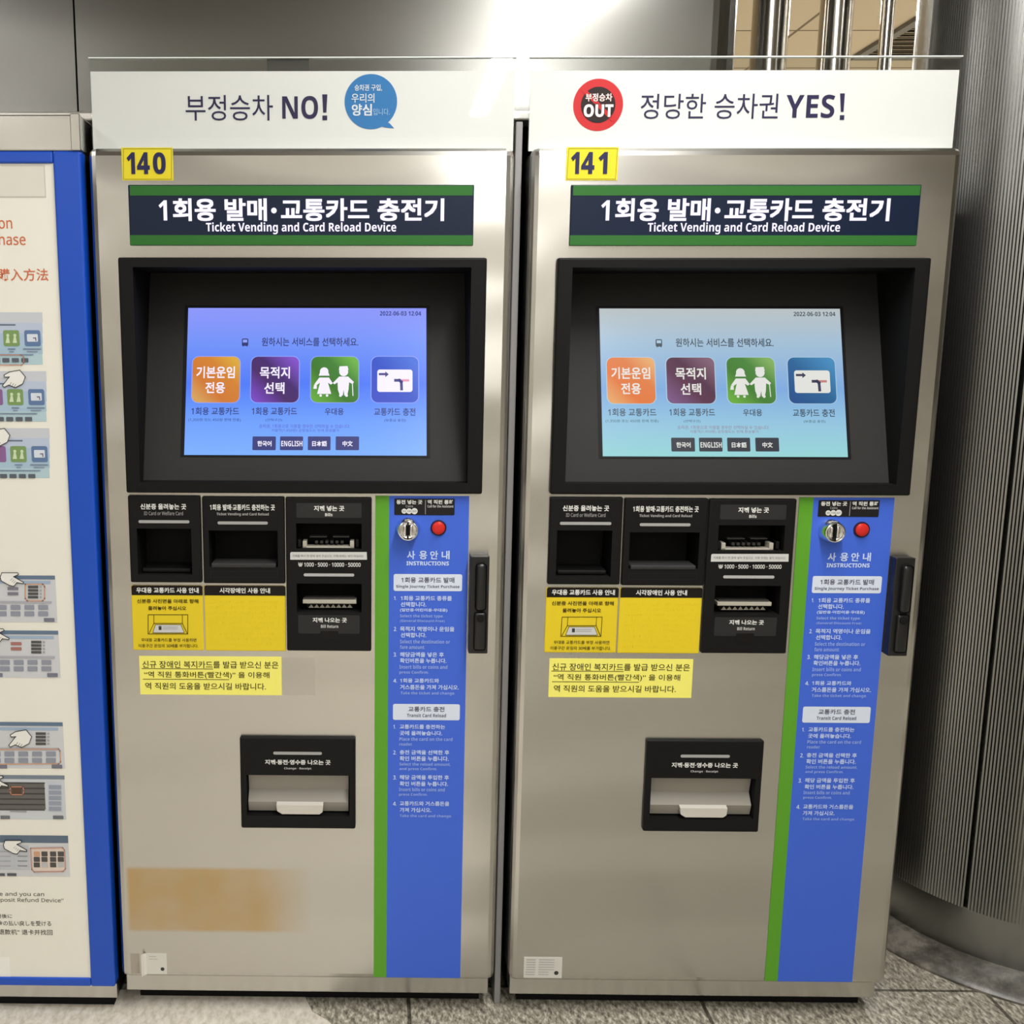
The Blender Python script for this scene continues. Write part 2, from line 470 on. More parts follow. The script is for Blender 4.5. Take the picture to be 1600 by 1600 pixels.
# steel cladding above the machines: two sheets, a lip under them and a closed niche behind
FB, FY = 1.571, .12
seam = Plane((0, FY, 0)).st(119, 100)[0]
def cladding(x0, x1, rnd):
    bm = bmesh.new(); prof = []
    if rnd:
        r = .05
        prof = [(x0, FY)] + [(x1 - r + r*math.sin(t), FY + r - r*math.cos(t)) for t in [math.pi/2*k/8 for k in range(9)]] + [(x1, FY + .5), (x0, FY + .5)]
    else:
        prof = [(x0, FY), (x1, FY), (x1, FY + .5), (x0, FY + .5)]
    lo = [bm.verts.new((x, y, FB)) for x, y in prof]; hi = [bm.verts.new((x, y, CEIL)) for x, y in prof]
    bm.faces.new(lo[::-1])
    for i in range(len(prof)): bm.faces.new((lo[i], lo[(i+1) % len(prof)], hi[(i+1) % len(prof)], hi[i]))
    bmesh.ops.recalc_face_normals(bm, faces=bm.faces)
    return structure(build('wall_back', bm, M['steel_wall'], shift=(0, 0, Z0)))
cladding(-3, seam - .0015, False); cladding(seam + .0015, .985, True)
bm = bmesh.new(); add_box(bm, seam - .01, seam + .01, FY + .006, FY + .02, FB, CEIL)
structure(build('trim_1', bm, M['black_flat'], shift=(0, 0, Z0)))
bm = bmesh.new(); add_box(bm, -3, .98, FY - .016, FY + .03, FB - .012, FB + .002, .003, 2)
structure(build('trim_2', bm, M['steel_edge'], shift=(0, 0, Z0)))
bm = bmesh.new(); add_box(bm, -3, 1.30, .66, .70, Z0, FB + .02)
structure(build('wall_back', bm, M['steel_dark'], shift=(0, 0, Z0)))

# round ribbed column on the right
CC, CR = (1.70, .36), .30
def ring_column(name, z0, z1, r, m, ribs, smooth=None, gap=()):
    bm = bmesh.new(); n = 720; lo = []; hi = []
    for i in range(n):
        dg = 360*i/n; rr = r
        if ribs and i % 2 and not (150 < dg < 177): rr -= .0011
        for g in gap:
            if abs(dg - g) < .45: rr = r - .02
        t = math.radians(dg)
        for L, z in ((lo, z0), (hi, z1)): L.append(bm.verts.new((rr*math.cos(t), rr*math.sin(t), z)))
    for i in range(n): bm.faces.new((lo[i], lo[(i+1) % n], hi[(i+1) % n], hi[i]))
    bm.faces.new(hi); bm.faces.new(lo[::-1])
    o = build(name, bm, m, origin=(CC[0]*S, CC[1]*S, -Z0*S), smooth=smooth)
    return structure(o)
ring_column('column', Z0 + .112, CEIL, CR, M['column'], True, None, (223.2, 177.2, 300))
ring_column('column_kick_band', Z0 + .026, Z0 + .113, CR - .003, M['column'], False, 30)
bm = bmesh.new(); add_tube_z(bm, 0, 0, [(.362, Z0), (.362, Z0 + .004), (.356, Z0 + .010), (.312, Z0 + .026), (.28, Z0 + .027)], 120)
structure(build('column_base', bm, M['marble'], origin=(CC[0]*S, CC[1]*S, -Z0*S), smooth=35))

# steel poles behind the right machine
def pole(u, y, r, lab):
    bm = bmesh.new(); add_tube_z(bm, 0, 0, [(r*1.3, 0), (r*1.3, .012), (r*1.05, .016), (r, .02), (r, CEIL - Z0 - .001)], 40)
    o = build('steel_pole', bm, M['pole'], origin=W(u, y, Z0), smooth=35)
    tag(o, lab, 'pole', 'steel poles rising behind machine 141'); return o
pole(1.199, .6, .0346, 'thick polished steel pole nearest the flat steel wall, behind machine 141')
pole(1.328, .6, .031, 'middle polished steel pole between the other two behind machine 141')
pole(1.4287, .6, .0125, 'thinnest polished steel pole, beside the round ribbed column')

# ceiling vent beyond the poles
v = empty('ceiling_vent', (3.13, 3.10, 2.75), 'dark square slatted air vent in the tan ceiling beyond the poles', 'vent')
bm = bmesh.new()
for (x0, x1, y0, y1) in ((-.3, .3, -.3, -.26), (-.3, .3, .26, .3), (-.3, -.26, -.26, .26), (.26, .3, -.26, .26)):
    add_box(bm, x0/S, x1/S, y0/S, y1/S, -.02/S, -.001)
build('frame', bm, M['hall_wall'], v)
bm = bmesh.new()
for k in range(8):
    y = -.24 + .064*k
    quad(bm, (-.26/S, y/S, -.018/S), (.26/S, y/S, -.018/S), (.26/S, (y+.04)/S, -.002/S), (-.26/S, (y+.04)/S, -.002/S))
build('slats', bm, M['black'], v)

# ------------------------------------------------------------------ ticket machines
MS = (.313, 0, Z0)
P0, P2, P6, P8, P10, P18 = [Plane((0, -d, 0)) for d in (0, .002, .006, .008, .010, .018)]
WHITE = (226, 226, 222); PALE = (198, 216, 250)
def lettering(art, parent, name='lettering'):
    return build(name, art.bm, art.mats, parent, shift=MS)
def part(name, bm, m, parent, smooth=None):
    return build(name, bm, m, parent, shift=MS, smooth=smooth)
def swap(r):      # plane.rect -> u0,u1,v0,v1
    return r

st_a, st_b = P0.st(200, 1406), P0.st(480, 1406)
M['steel_stained'] = steel('brushed_steel_with_glue_residue', STEEL, STEEL_R, STEEL_A, STEEL_W, 2.2,
    stain=((st_a[0]-MS[0])*S, (st_b[0]-MS[0]-.06)*S, (P0.st(340, 1455)[1]-Z0)*S, (P0.st(340, 1357)[1]-Z0)*S, (196, 168, 118)))

# openings
H_screen = P10.rect(213, 417.5, 733.5, 754)
H_id = P6.rect(214.5, 826, 299.5, 898)
H_card = P6.rect(326.5, 829, 434, 886)
H_b1 = P6.rect(462.5, 818, 565, 858)
H_b2 = P6.rect(463.5, 912, 565, 957)
H_out = P8.rect(385, 1211.5, 546, 1275)
def grow(h, g=.002): return (h[0]-g, h[1]+g, h[2]-g, h[3]+g, None)

def make_machine():
    root = empty('ticket_machine', W(*MS), '', 'ticket machine', 'ticket machines side by side')
    U0, U1, ZB, ZT = .003, .6235, .178, 1.5
    # door
    bm = bmesh.new()
    plate(bm, U0, U1, ZB, ZT, 0, .06, [grow(H_screen), grow(H_id), grow(H_card), grow(H_b1), grow(H_b2), grow(H_out)], bev=.012)
    door = part('door', bm, M['steel'], root)
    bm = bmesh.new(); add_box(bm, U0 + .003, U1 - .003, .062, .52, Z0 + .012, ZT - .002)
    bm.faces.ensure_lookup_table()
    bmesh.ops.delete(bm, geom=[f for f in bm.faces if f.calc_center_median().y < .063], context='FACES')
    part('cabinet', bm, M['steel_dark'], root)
    bm = bmesh.new(); add_box(bm, U0 + .004, U1 - .008, .018, .06, Z0 + .030, ZB - .0005, .002, 2)
    part('kick_plate', bm, M['steel'], root)
    bm = bmesh.new(); add_box(bm, U0 + .02, U1 - .02, .045, .5, Z0 + .0016, Z0 + .030)
    part('plinth', bm, M['black_flat'], root)
    # lit header
    a, b, c, d = P0.rect(202, 289, 740, 384)
    bm = bmesh.new(); plate(bm, a, b, c, d, -.003, 0, bev=.0015)
    hd = part('lit_header', bm, paint((14, 28, 52), .3), root)
    A = Art(Plane((0, -.003, 0)))
    A.rect(203, 290, 739, 305.5, (44, 104, 42)); lettering(A, hd, 'green_band'); A = Art(Plane((0, -.003, 0))); A.rect(203, 367.5, 738.5, 383, (44, 104, 42)); lettering(A, hd, 'green_band')
    A = Art(Plane((0, -.0033, 0))); G = glow((240, 232, 255), 1.25)
    A.text('1', 248, 313, 261, 344.5, G, .03)
    A.text('회용', 270, 310, 337, 345.5, G, .035); A.text('발매', 351, 310, 417, 345.5, G, .035); A.circ(428, 329, 4.3, G)
    A.text('교통카드', 439, 310, 577, 345.5, G, .035); A.text('충전기', 590, 310, 694, 345.5, G, .035); lettering(A, hd); A = Art(Plane((0, -.0033, 0)))
    A.text('Ticket Vending and Card Reload Device', 322, 347.5, 619, 366, G, .018); lettering(A, hd)
    # screen bezel and recess
    a, b, c, d = .0443, .5855, .9945, 1.3434
    h = H_screen
    bm = bmesh.new(); plate(bm, a, b, c, d, -.010, 0, [(h[0], h[1], h[2], h[3], None)], bev=.003)
    bz = part('screen_bezel', bm, M['bezel'], root)
    yb, yt = .012, .104; lo = -.010
    bm = bmesh.new(); u0, u1, v0, v1 = h[:4]
    quad(bm, (u0, yb, v0), (u1, yb, v0), (u1, yt, v1), (u0, yt, v1), 1)
    for u in (u0, u1): quad(bm, (u, lo, v0), (u, yb, v0), (u, yt, v1), (u, lo, v1), 0)
    quad(bm, (u0, lo, v1), (u1, lo, v1), (u1, yt, v1), (u0, yt, v1), 0)
    quad(bm, (u0, lo, v0), (u1, lo, v0), (u1, yb, v0), (u0, yb, v0), 0)
    part('recess', bm, [M['bezel'], M['recess']], bz)
    # card readers
    def module(name, r, hole, depth, pl=P6, yf=-.006):
        q = pl.rect(*r); bm = bmesh.new()
        plate(bm, *q, yf, 0, [(*hole[:4], depth)], bev=.0025, hole_mat=1)
        return part(name, bm, [M['black'], M['black_flat']], root)
    idr = module('card_reader', (201.5, 774.5, 314, 910.5), H_id, .055); idr['label'] = 'black identity card reader with square opening'
    A = Art(P6); A.text('신분증 올려놓는 곳', 219.5, 787, 291, 796, WHITE, .03); A.text('ID Card or Welfare Card', 225, 799, 286, 805, (150, 150, 148), .01)
    
    lettering(A, idr)
    A = Art(P6); A.rect(216.5, 812.8, 296, 817.4, (165, 165, 163), 2.2); lettering(A, idr, 'light_bar')
    u0, u1, v0, v1 = H_id
    bm = bmesh.new(); add_box(bm, u0 + .004, u1 - .004, .004, .05, v0 + .001, v0 + .008, .002); part('card_tray', bm, M['black'], idr)
    cr = module('card_reader', (316.5, 776, 445, 912), H_card, .055); cr['label'] = 'wider black card reader with a lip below its opening'
    A = Art(P6); A.text('1회용 발매·교통카드 충전하는 곳', 328, 788, 429.5, 797.5, WHITE, .03); A.text('Ticket Vending and Card Reload', 338.5, 801, 420, 806.5, (170, 170, 168), .012)
    lettering(A, cr)
    A = Art(P6); A.rect(340, 814.8, 418.5, 819.4, (165, 165, 163), 2.2); lettering(A, cr, 'light_bar')
    u0, u1, v0, v1 = H_card
    bm = bmesh.new(); add_box(bm, u0 + .003, u1 - .003, -.0075, .03, v0 - .001, v0 + .006, .002); part('card_tray', bm, paint((52, 52, 52)), cr)
    A = Art(P6); A.frame(329, 893, 434, 902, 1.2, (24, 24, 24)); lettering(A, cr, 'groove')
    # bill unit
    q = P6.rect(447, 777, 580.5, 1017.5); bm = bmesh.new()
    plate(bm, *q, -.006, 0, [(*H_b1, .05), (*H_b2, .05)], bev=.0025, hole_mat=1)
    bu = part('bill_unit', bm, [M['black'], M['black_flat']], root)
    A = Art(P6); A.rect(463, 786, 565, 809, (42, 42, 42), 2); lettering(A, bu, 'text_patch'); A = Art(P6); A.rect(466, 961, 562, 990, (40, 40, 40), 2); lettering(A, bu, 'text_patch')
    A = Art(P6); A.up()
    A.text('지폐 넣는 곳', 490.5, 790, 538, 798.5, WHITE, .03); A.text('Bills', 508, 801.5, 519.5, 806.5, WHITE, .02); lettering(A, bu); A = Art(P6)
    A.text('₩ 1000 · 5000 · 10000 · 50000', 466, 879, 563.5, 885.5, (215, 215, 212), .025)
    lettering(A, bu); A = Art(P6); A.up()
    A.text('지폐 나오는 곳', 488.5, 965, 542, 972.5, WHITE, .03); A.text('Bill Return', 501.5, 976, 528.5, 981, (200, 200, 198), .02)
    lettering(A, bu); A = Art(P6); A.up(); A.rect(500.5, 986, 528.5, 998.5, (8, 6, 6)); lettering(A, bu, 'sensor_window')
    A = Art(P6); A.rect(474.5, 896, 553.5, 900.6, (178, 178, 178), 2.2); lettering(A, bu, 'light_bar')
    A = Art(Plane((0, -.0063, 0)))
    A.poly([(455, 862.5), (573, 862.5), (573.5, 874.5), (453.5, 874.5), (453.5, 864)], (205, 205, 203)); A.up()
    A.text('지폐를 펴서 한 장씩 넣어 주십시오. 지폐 외에는 넣지 마십시오.', 457, 866.5, 569, 870.5, (120, 120, 118)); lettering(A, bu, 'paper_strip')
    PB = Plane((0, .012, 0))
    def bar(bm, x0, y0, x1, y1, ya, yb_, bev=.0006, mat=0):
        a, b, c, d = PB.rect(x0, y0, x1, y1); add_box(bm, a, b, ya, yb_, c, d, bev, 2, mat)
    bm = bmesh.new()
    bar(bm, 473.5, 844, 480, 854.5, .004, .022); bar(bm, 547, 844, 553.5, 854.5, .004, .022); bar(bm, 473.5, 852.5, 553.5, 855, .004, .022)
    for x0, x1 in ((484, 511), (520, 546)): bar(bm, x0, 837.5, x1, 839.5, .01, .022, .0006, 1)
    for k in range(6): bar(bm, 492 + 8*k, 845, 497 + 8*k, 849.5, .012, .03, .001, 1)
    bar(bm, 466, 841, 471, 853, .0, .03, .001, 2); bar(bm, 556, 841, 561, 853, .0, .03, .001, 2)
    o = part('bill_slot', bm, [paint((196, 190, 176), .3), paint((62, 60, 58)), M['black']], bu)
    bm = bmesh.new()
    bar(bm, 473.5, 935.5, 557, 941.5, .004, .022, .001); bar(bm, 476, 933, 554, 935, .008, .022, .0006, 1)
    bar(bm, 479, 942, 552, 950, .012, .022, .0006, 2)
    for k in range(8):
        x = 482 + 8.6*k
        p = [PB.st(x, 949.5), PB.st(x + 8.6, 949.5), PB.st(x + 4.3, 944)]
        f = bm.faces.new([bm.verts.new((s_, .0115, t_)) for s_, t_ in p]); f.material_index = 0
    for k in range(7): bar(bm, 487 + 8.5*k, 952.5, 492 + 8.5*k, 955.5, .0, .02, .001, 1)
    part('bill_slot', bm, [paint((190, 186, 172), .3), paint((74, 72, 68)), M['black_flat']], bu)
    # yellow guide plates
    def guide(r, hdr):
        q = P2.rect(*r); bm = bmesh.new(); plate(bm, *q, -.002, 0, bev=.0018)
        return part('guide_plate', bm, paint((228, 202, 40), .4), root)
    g = guide((206, 915, 317.5, 1016.5), 0); g['label'] = 'yellow guide plate with a drawing of the card opening'
    A = Art(P2); A.rect(205.5, 914.8, 316.5, 930, (20, 14, 12), 3, True, False); lettering(A, g, 'header_band')
    BK = (48, 40, 18); A = Art(Plane((0, -.0023, 0)))
    A.text('우대용 교통카드 사용 안내', 213, 918, 310.5, 926.5, WHITE, .03)
    A.text('신분증 사진면을 아래로 향해', 214, 936, 310, 942.5, BK, .02); A.text('올려놓아 주십시오', 231.5, 947, 291, 953.5, BK, .02)
    A.frame(231.5, 960.5, 293.5, 990.5, .9, BK)
    A.stroke([(240.5, 960.5), (240.5, 974)], .8, BK); A.stroke([(285, 960.5), (285, 974)], .8, BK)
    A.stroke([(233, 989.5), (240.5, 974), (285, 974), (292.5, 989.5)], .9, BK)
    A.up(); A.poly([(243, 976), (282.5, 976), (288, 988.5), (239, 988.5)], (205, 205, 205)); A.stroke([(243, 976), (282.5, 976), (288, 988.5), (239, 988.5)], .7, BK, True)
    A.up(); A.rect(248, 978, 252.5, 984, (60, 62, 64)); A.rect(254, 979, 278, 980, (170, 172, 178)); A.rect(254, 982, 278, 983, (170, 172, 178))
    A.text('우대용 교통카드를 부정 사용하면', 221, 997, 307, 1002.5, BK, .01); A.text('이용구간 운임의 30배를 부가합니다.', 216.5, 1006, 310, 1011.5, BK, .01)
    lettering(A, g)
    g = guide((319.5, 915.5, 446.5, 1017.5), 1); g['label'] = 'yellow guide plate for the blind with only raised dots'
    A = Art(P2); A.rect(319.3, 915.2, 446, 930.5, (20, 14, 12), 3, True, False); lettering(A, g, 'header_band')
    A = Art(Plane((0, -.0023, 0))); A.text('시각장애인 사용 안내', 343, 918.5, 422, 927, WHITE, .03); lettering(A, g)
    bm = bmesh.new(); rng = random.Random(3)
    for row in range(9):
        y = 939 + 8.2*row; x = 330
        while x < 436:
            for dx in (0, 1.6):
                for dy in (0, 1.6, 3.2):
                    if rng.random() < .5:
                        s_, t_ = P2.st(x + dx, y + dy); add_lathe_y(bm, (s_, t_), [(.0006, -.002), (.0004, -.0024)], 6)
            x += 4.6 if rng.random() < .85 else 9
    part('braille_dots', bm, paint((228, 202, 40), .4), g)
    # instruction panel with its green stripe
    bm = bmesh.new(); plate(bm, .4447, .5668, .1848, .9902, -.001, 0, bev=0); ip = part('instruction_panel', bm, paint((66, 104, 215), .4), root)
    bm = bmesh.new(); plate(bm, .4236, .4447, .1852, .9904, -.001, 0, bev=0); part('green_stripe', bm, paint((92, 160, 44), .4), ip)
    P1 = Plane((0, -.001, 0)); A = Art(P1)
    A.rect(615, 897, 722, 923.5, (216, 226, 242), 3); lettering(A, ip, 'heading_plate')
    A = Art(P1); A.rect(614, 1100, 718.5, 1125, (216, 226, 242), 3); lettering(A, ip, 'heading_plate')
    A = Art(Plane((0, -.0013, 0))); B = .022
    for i, ch in enumerate('사용안내'):
        x = (636, 655, 672, 690)[i]; A.text(ch, x, 860.5, x + 12.5, 874, PALE, .03)
    A.text('INSTRUCTIONS', 635, 877, 701.5, 883.5, PALE, .045); lettering(A, ip, 'title_lettering'); A = Art(Plane((0, -.0013, 0)))
    GY = (92, 92, 112)
    A.text('1회용 교통카드 발매', 627, 902, 710, 910.5, GY, .02); A.text('Single Journey Ticket Purchase', 619, 914, 718, 919.8, GY, .012); lettering(A, ip, 'heading_lettering'); A = Art(Plane((0, -.0013, 0)))
    A.text('교통카드 충전', 638, 1104, 694.5, 1112, GY, .02); A.text('Transit Card Reload', 636, 1115, 697, 1120.5, GY, .012); lettering(A, ip, 'heading_lettering'); A = Art(Plane((0, -.0013, 0)))
    for t, x0, y0, x1, y1, e in (
        ('1.', 615.5, 931.5, 619.5, 937.5, 0), ('1회용 교통카드 종류를', 626, 931, 706, 938.5, 0), ('선택합니다.', 626, 940.5, 666, 948, 0),
        ('(일반용·어린이용·우대용)', 625, 950.5, 699, 956.5, 0), ('Select the ticket type.', 625, 960, 693, 966, 1), ('(General·Discount·Free)', 625, 968, 695, 973, 1),
        ('2.', 615.5, 979.5, 620, 986, 0), ('목적지 역명이나 운임을', 625, 979, 710, 986.5, 0), ('선택합니다.', 626, 988.5, 666, 996, 0),
        ('Select the destination or', 625, 999.5, 703, 1005.5, 1), ('fare amount.', 625, 1008, 664, 1014, 1),
        ('3.', 615, 1019.5, 620, 1026, 0), ('해당금액을 넣은 후', 625, 1019, 693.5, 1026.5, 0), ('확인버튼을 누릅니다.', 625, 1028.5, 697.5, 1036, 0),
        ('Insert bills or coins and', 624, 1039, 699, 1045, 1), ('press Confirm.', 624, 1048, 670, 1053.8, 1),
        ('4.', 614.5, 1060.5, 620.5, 1066.5, 0), ('1회용 교통카드와', 625, 1060, 686, 1066.8, 0), ('거스름돈을 가져 가십시오.', 625, 1070, 717, 1077.5, 0),
        ('Take the ticket and change.', 626, 1080.5, 711, 1086.5, 1),
        ('1.', 614.5, 1132.5, 618.5, 1138.5, 0), ('교통카드를 충전하는', 624.5, 1132, 695.5, 1139, 0), ('곳에 올려놓습니다.', 624.5, 1142, 691, 1149, 0),
        ('Place the card on the card', 624, 1152, 707, 1157.5, 1), ('reader.', 624, 1160, 645, 1165, 1),
        ('2.', 614.5, 1172.5, 619.5, 1178.8, 0), ('충전 금액을 선택한 후', 624.5, 1172, 702, 1179, 0), ('확인 버튼을 누릅니다.', 624.5, 1181.5, 701, 1189, 0),
        ('Select the reload amount,', 624, 1191.5, 704, 1197, 1), ('and press Confirm.', 624, 1199, 683, 1204.5, 1),
        ('3.', 614.5, 1211.5, 619.5, 1218, 0), ('해당 금액을 투입한 후', 624.5, 1211, 701.5, 1218.2, 0), ('확인 버튼을 누릅니다.', 624.5, 1221, 700, 1228.2, 0),
        ('Insert bills or coins and', 623.5, 1230.8, 695, 1236.3, 1), ('press Confirm.', 623.5, 1239, 668, 1244.5, 1),
        ('4.', 614, 1252.5, 620, 1258.8, 0), ('교통카드와 거스름돈을', 624.5, 1252, 702, 1259, 0), ('가져 가십시오.', 624.5, 1262, 674, 1269, 0),
        ('Take the card and change.', 624.5, 1272.5, 706, 1278, 1)):
        if t[0] in '1234' and t[1] == '.' and A.bm.verts: lettering(A, ip, 'instruction_lettering'); A = Art(Plane((0, -.0013, 0)))
        A.text(t, x0, y0, x1, y1, PALE if not e else (150, 176, 236), B if not e else .012)
    lettering(A, ip, 'instruction_lettering')
    # coin and call label, coin slot, call button
    q = P2.rect(616, 779, 710.5, 805.2); bm = bmesh.new(); plate(bm, *q, -.002, 0, bev=.0015); lp = part('label_plate', bm, paint((28, 27, 30), .4), root)
    A = Art(P2); A.text('동전 넣는 곳', 619.5, 781, 660, 787.8, WHITE, .035); A.text('Coins', 634, 789.2, 645.5, 792.8, (170, 170, 168), .01)
    A.text('역 직원 통화', 668, 781, 708.5, 787.8, WHITE, .035); A.text('Call for the Assistant', 668, 789, 708.5, 793, (200, 200, 198), .02)
    A.rect(664.2, 781, 665.2, 803.5, (150, 150, 150))
    for i, (x, r) in enumerate(((631.5, 4.0), (639.2, 4.4), (647.6, 4.9))): A.circ(x, 798.6, r, (222, 222, 218))
    A.up()
    for x, t, w in ((631.5, '50', 2.2), (639.2, '100', 3), (647.6, '500', 3)): A.text(t, x - w, 797.3, x + w, 800, (70, 70, 70))
    lettering(A, lp)
    c = P0.st(637, 826); bm = bmesh.new()
    add_lathe_y(bm, c, [(.0185, 0), (.0185, -.003), (.0172, -.007), (.0162, -.0165), (.0150, -.0190), (.0135, -.0195), (.0120, -.0165), (.004, -.0145)], 48)
    cs = part('coin_slot', bm, M['chrome'], root, 40)
    bm = bmesh.new(); add_box(bm, c[0] - .0012, c[0] + .0012, -.0200, -.012, c[1] - .0135, c[1] + .0135); part('slit', bm, M['black_flat'], cs)
    bm = bmesh.new(); add_box(bm, c[0] + .0012, c[0] + .0085, -.0185, -.010, c[1] - .0095, c[1] + .0095, .003, 3); add_box(bm, c[0] - .0085, c[0] - .0012, -.0185, -.010, c[1] - .0095, c[1] + .0095, .003, 3)
    part('cheek', bm, M['chrome'], cs, 40)
    c = P0.st(685, 824.5); bm = bmesh.new()
    add_lathe_y(bm, c, [(.0100, -.001), (.0098, -.0045), (.0085, -.0058), (.004, -.0064)], 40); cb = part('call_button', bm, paint((206, 44, 38), .35), root, 40)
    bm = bmesh.new(); add_lathe_y(bm, c, [(.0122, -.001), (.0120, -.0030), (.0102, -.0034)], 40); part('ring', bm, paint((40, 20, 40), .4), cb)
    # door handle
    a, b, c_, d = P18.rect(733.5, 869, 763.5, 1021.5)
    bm = bmesh.new(); add_box(bm, a, b, -.018, 0, c_, d, .0015, 2); dh = part('door_handle', bm, M['handle'], root)
    um = (a + b)/2 + .002; zm = P18.st(748, 955)[1]
    bm = bmesh.new(); add_box(bm, um - .0085, um + .0085, -.0255, -.017, zm + .001, d - .010, .0065, 5); add_box(bm, um - .0095, um + .0095, -.0225, -.017, c_ + .006, zm - .001, .0045, 4)
    part('lever', bm, M['handle'], dh, 40)
    bm = bmesh.new(); add_lathe_y(bm, (um, zm - .010), [(.006, -.0225), (.006, -.0245), (.004, -.0248)], 24); part('lock', bm, M['black'], dh, 40)
    # change tray
    q = P8.rect(375.5, 1152.5, 555.5, 1295); bm = bmesh.new(); plate(bm, *q, -.008, 0, [(*H_out, .07)], bev=.003, hole_mat=1)
    ct = part('change_tray', bm, [M['black'], M['black_flat']], root)
    A = Art(P8); A.rect(427, 1174.6, 503, 1179.2, (165, 165, 163), 2.2); lettering(A, ct, 'light_bar')
    A = Art(P8); A.text('지폐·동전·영수증 나오는 곳', 414, 1187, 516.5, 1194.8, WHITE, .03); A.text('Change · Receipt', 444, 1198.8, 486.5, 1203, (190, 190, 188), .02); lettering(A, ct)
    u0, u1, v0, v1 = H_out; zz = lambda y: P8.st(465, y)[1]
    bm = bmesh.new(); pr = [(.006, v1), (.012, zz(1241)), (-.001, zz(1256)), (.004, zz(1272)), (.008, zz(1272)), (.003, zz(1257)), (.016, zz(1242)), (.010, v1)]
    for p, q in zip(pr, pr[1:] + pr[:1]):
        quad(bm, (u0 + .002, p[0], p[1]), (u1 - .002, p[0], p[1]), (u1 - .002, q[0], q[1]), (u0 + .002, q[0], q[1]))
    fl = part('flap', bm, M['flap'], ct)
    a, b, c_, d = P8.rect(432, 1258, 505, 1272)
    bm = bmesh.new(); pts = [(a, d), (b, d), (b - .001, c_ + .004), (b - .006, c_), (a + .009, c_), (a + .001, c_ + .005)]
    fr = [bm.verts.new((x, -.0085, z)) for x, z in pts]; bk = [bm.verts.new((x, .004, z + .004)) for x, z in pts]
    bm.faces.new(fr); bm.faces.new(bk[::-1])
    for i in range(6): bm.faces.new((fr[i], fr[(i+1) % 6], bk[(i+1) % 6], bk[i]))
    bmesh.ops.recalc_face_normals(bm, faces=bm.faces); part('finger_lip', bm, M['lip'], fl)
    # pasted notice
    q = P0.rect(218.5, 1025.5, 440, 1085.5); bm = bmesh.new(); plate(bm, *q, -.0006, 0, bev=0); ns = part('pasted_notice', bm, paint((247, 240, 118), .45), root)
    A = Art(Plane((0, -.0006, 0))); K = (52, 44, 20)
    A.text('신규 장애인 복지카드를 발급 받으신 분은', 222.5, 1033, 435, 1044, K, .008); A.text('“역 직원 통화버튼(빨간색)” 을 이용해', 225.5, 1049.5, 421, 1060.5, K, .008)
    A.text('역 직원의 도움을 받으시길 바랍니다.', 227, 1067, 415.5, 1077.5, K, .008)
    A.rect(221.5, 1044.4, 333, 1045.3, K); A.rect(223.5, 1061, 358, 1061.9, K); lettering(A, ns)
    # clear tape round the notice
    # numbered sticker base
    q = P0.rect(190.5, 230.5, 270.5, 282); bm = bmesh.new(); plate(bm, *q, -.0008, 0, bev=0); sk = part('number_sticker', bm, paint((222, 206, 44), .4), root)
    A = Art(Plane((0, -.0008, 0))); A.frame(193, 232.5, 268, 280, .6, (120, 116, 40)); lettering(A, sk, 'border')
    return root

def children(o): return [c for c in bpy.data.objects if c.parent == o]
def copy_tree(o, parent=None):
    c = o.copy(); COL.objects.link(c)
    if parent is not None: c.parent = parent
    for ch in children(o): copy_tree(ch, c)
    return c
left = make_machine()
right = copy_tree(left); right.location = W(MS[0] + DX, MS[1], MS[2] + .0)
left['label'] = 'steel ticket vending machine numbered 140 with a brown glue stain near its foot'
right['label'] = 'steel ticket vending machine numbered 141, beside the round ribbed column'
def child(o, nm):
    return [c for c in children(o) if c.name.split('.')[0] == nm][0]
dl = child(left, 'door'); dl.data = dl.data.copy(); dl.data.materials[0] = M['steel_stained']; dl['label'] = 'steel door with a brown glue stain'

NUM = (40, 40, 78); PS = Plane((0, -.0011, 0))
def digits(root, spec):
    A = Art(PS)
    for ch, x0, x1 in spec: A.text(ch, x0, 238, x1, 272, NUM, .045)
    lettering(A, child(root, 'number_sticker'), 'digits')
digits(left, (('1', 198, 211), ('4', 214, 234), ('0', 239, 259)))
digits(right, (('1', 197.5, 210.5), ('4', 213.5, 234), ('1', 240, 254)))

def ramp(name, stops, s, axis=2, rot=None):
    mm = bpy.data.materials.new(name); mm.use_nodes = True; n, l, b = nodes(mm)
    b.inputs['Base Color'].default_value = (0.004, 0.004, 0.004, 1); b.inputs['Roughness'].default_value = .25; b.inputs['Emission Strength'].default_value = s
    tc = n.new('ShaderNodeTexCoord'); sx = n.new('ShaderNodeSeparateXYZ'); l.new(tc.outputs['Generated'], sx.inputs[0])
    v = sx.outputs[axis]
    if rot:
        q = n.new('ShaderNodeMath'); q.operation = 'ADD'; l.new(sx.outputs[0], q.inputs[0]); l.new(sx.outputs[2], q.inputs[1])
        h = n.new('ShaderNodeMath'); h.operation = 'MULTIPLY'; h.inputs[1].default_value = .5; l.new(q.outputs[0], h.inputs[0]); v = h.outputs[0]
    cr = n.new('ShaderNodeValToRGB'); l.new(v, cr.inputs[0]); e = cr.color_ramp.elements
    e[0].position, e[0].color = stops[0][0], lin(stops[0][1]); e[1].position, e[1].color = stops[-1][0], lin(stops[-1][1])
    for p, c in stops[1:-1]:
        k = e.new(p); k.color = lin(c)
    l.new(cr.outputs[0], b.inputs['Emission Color']); return mm

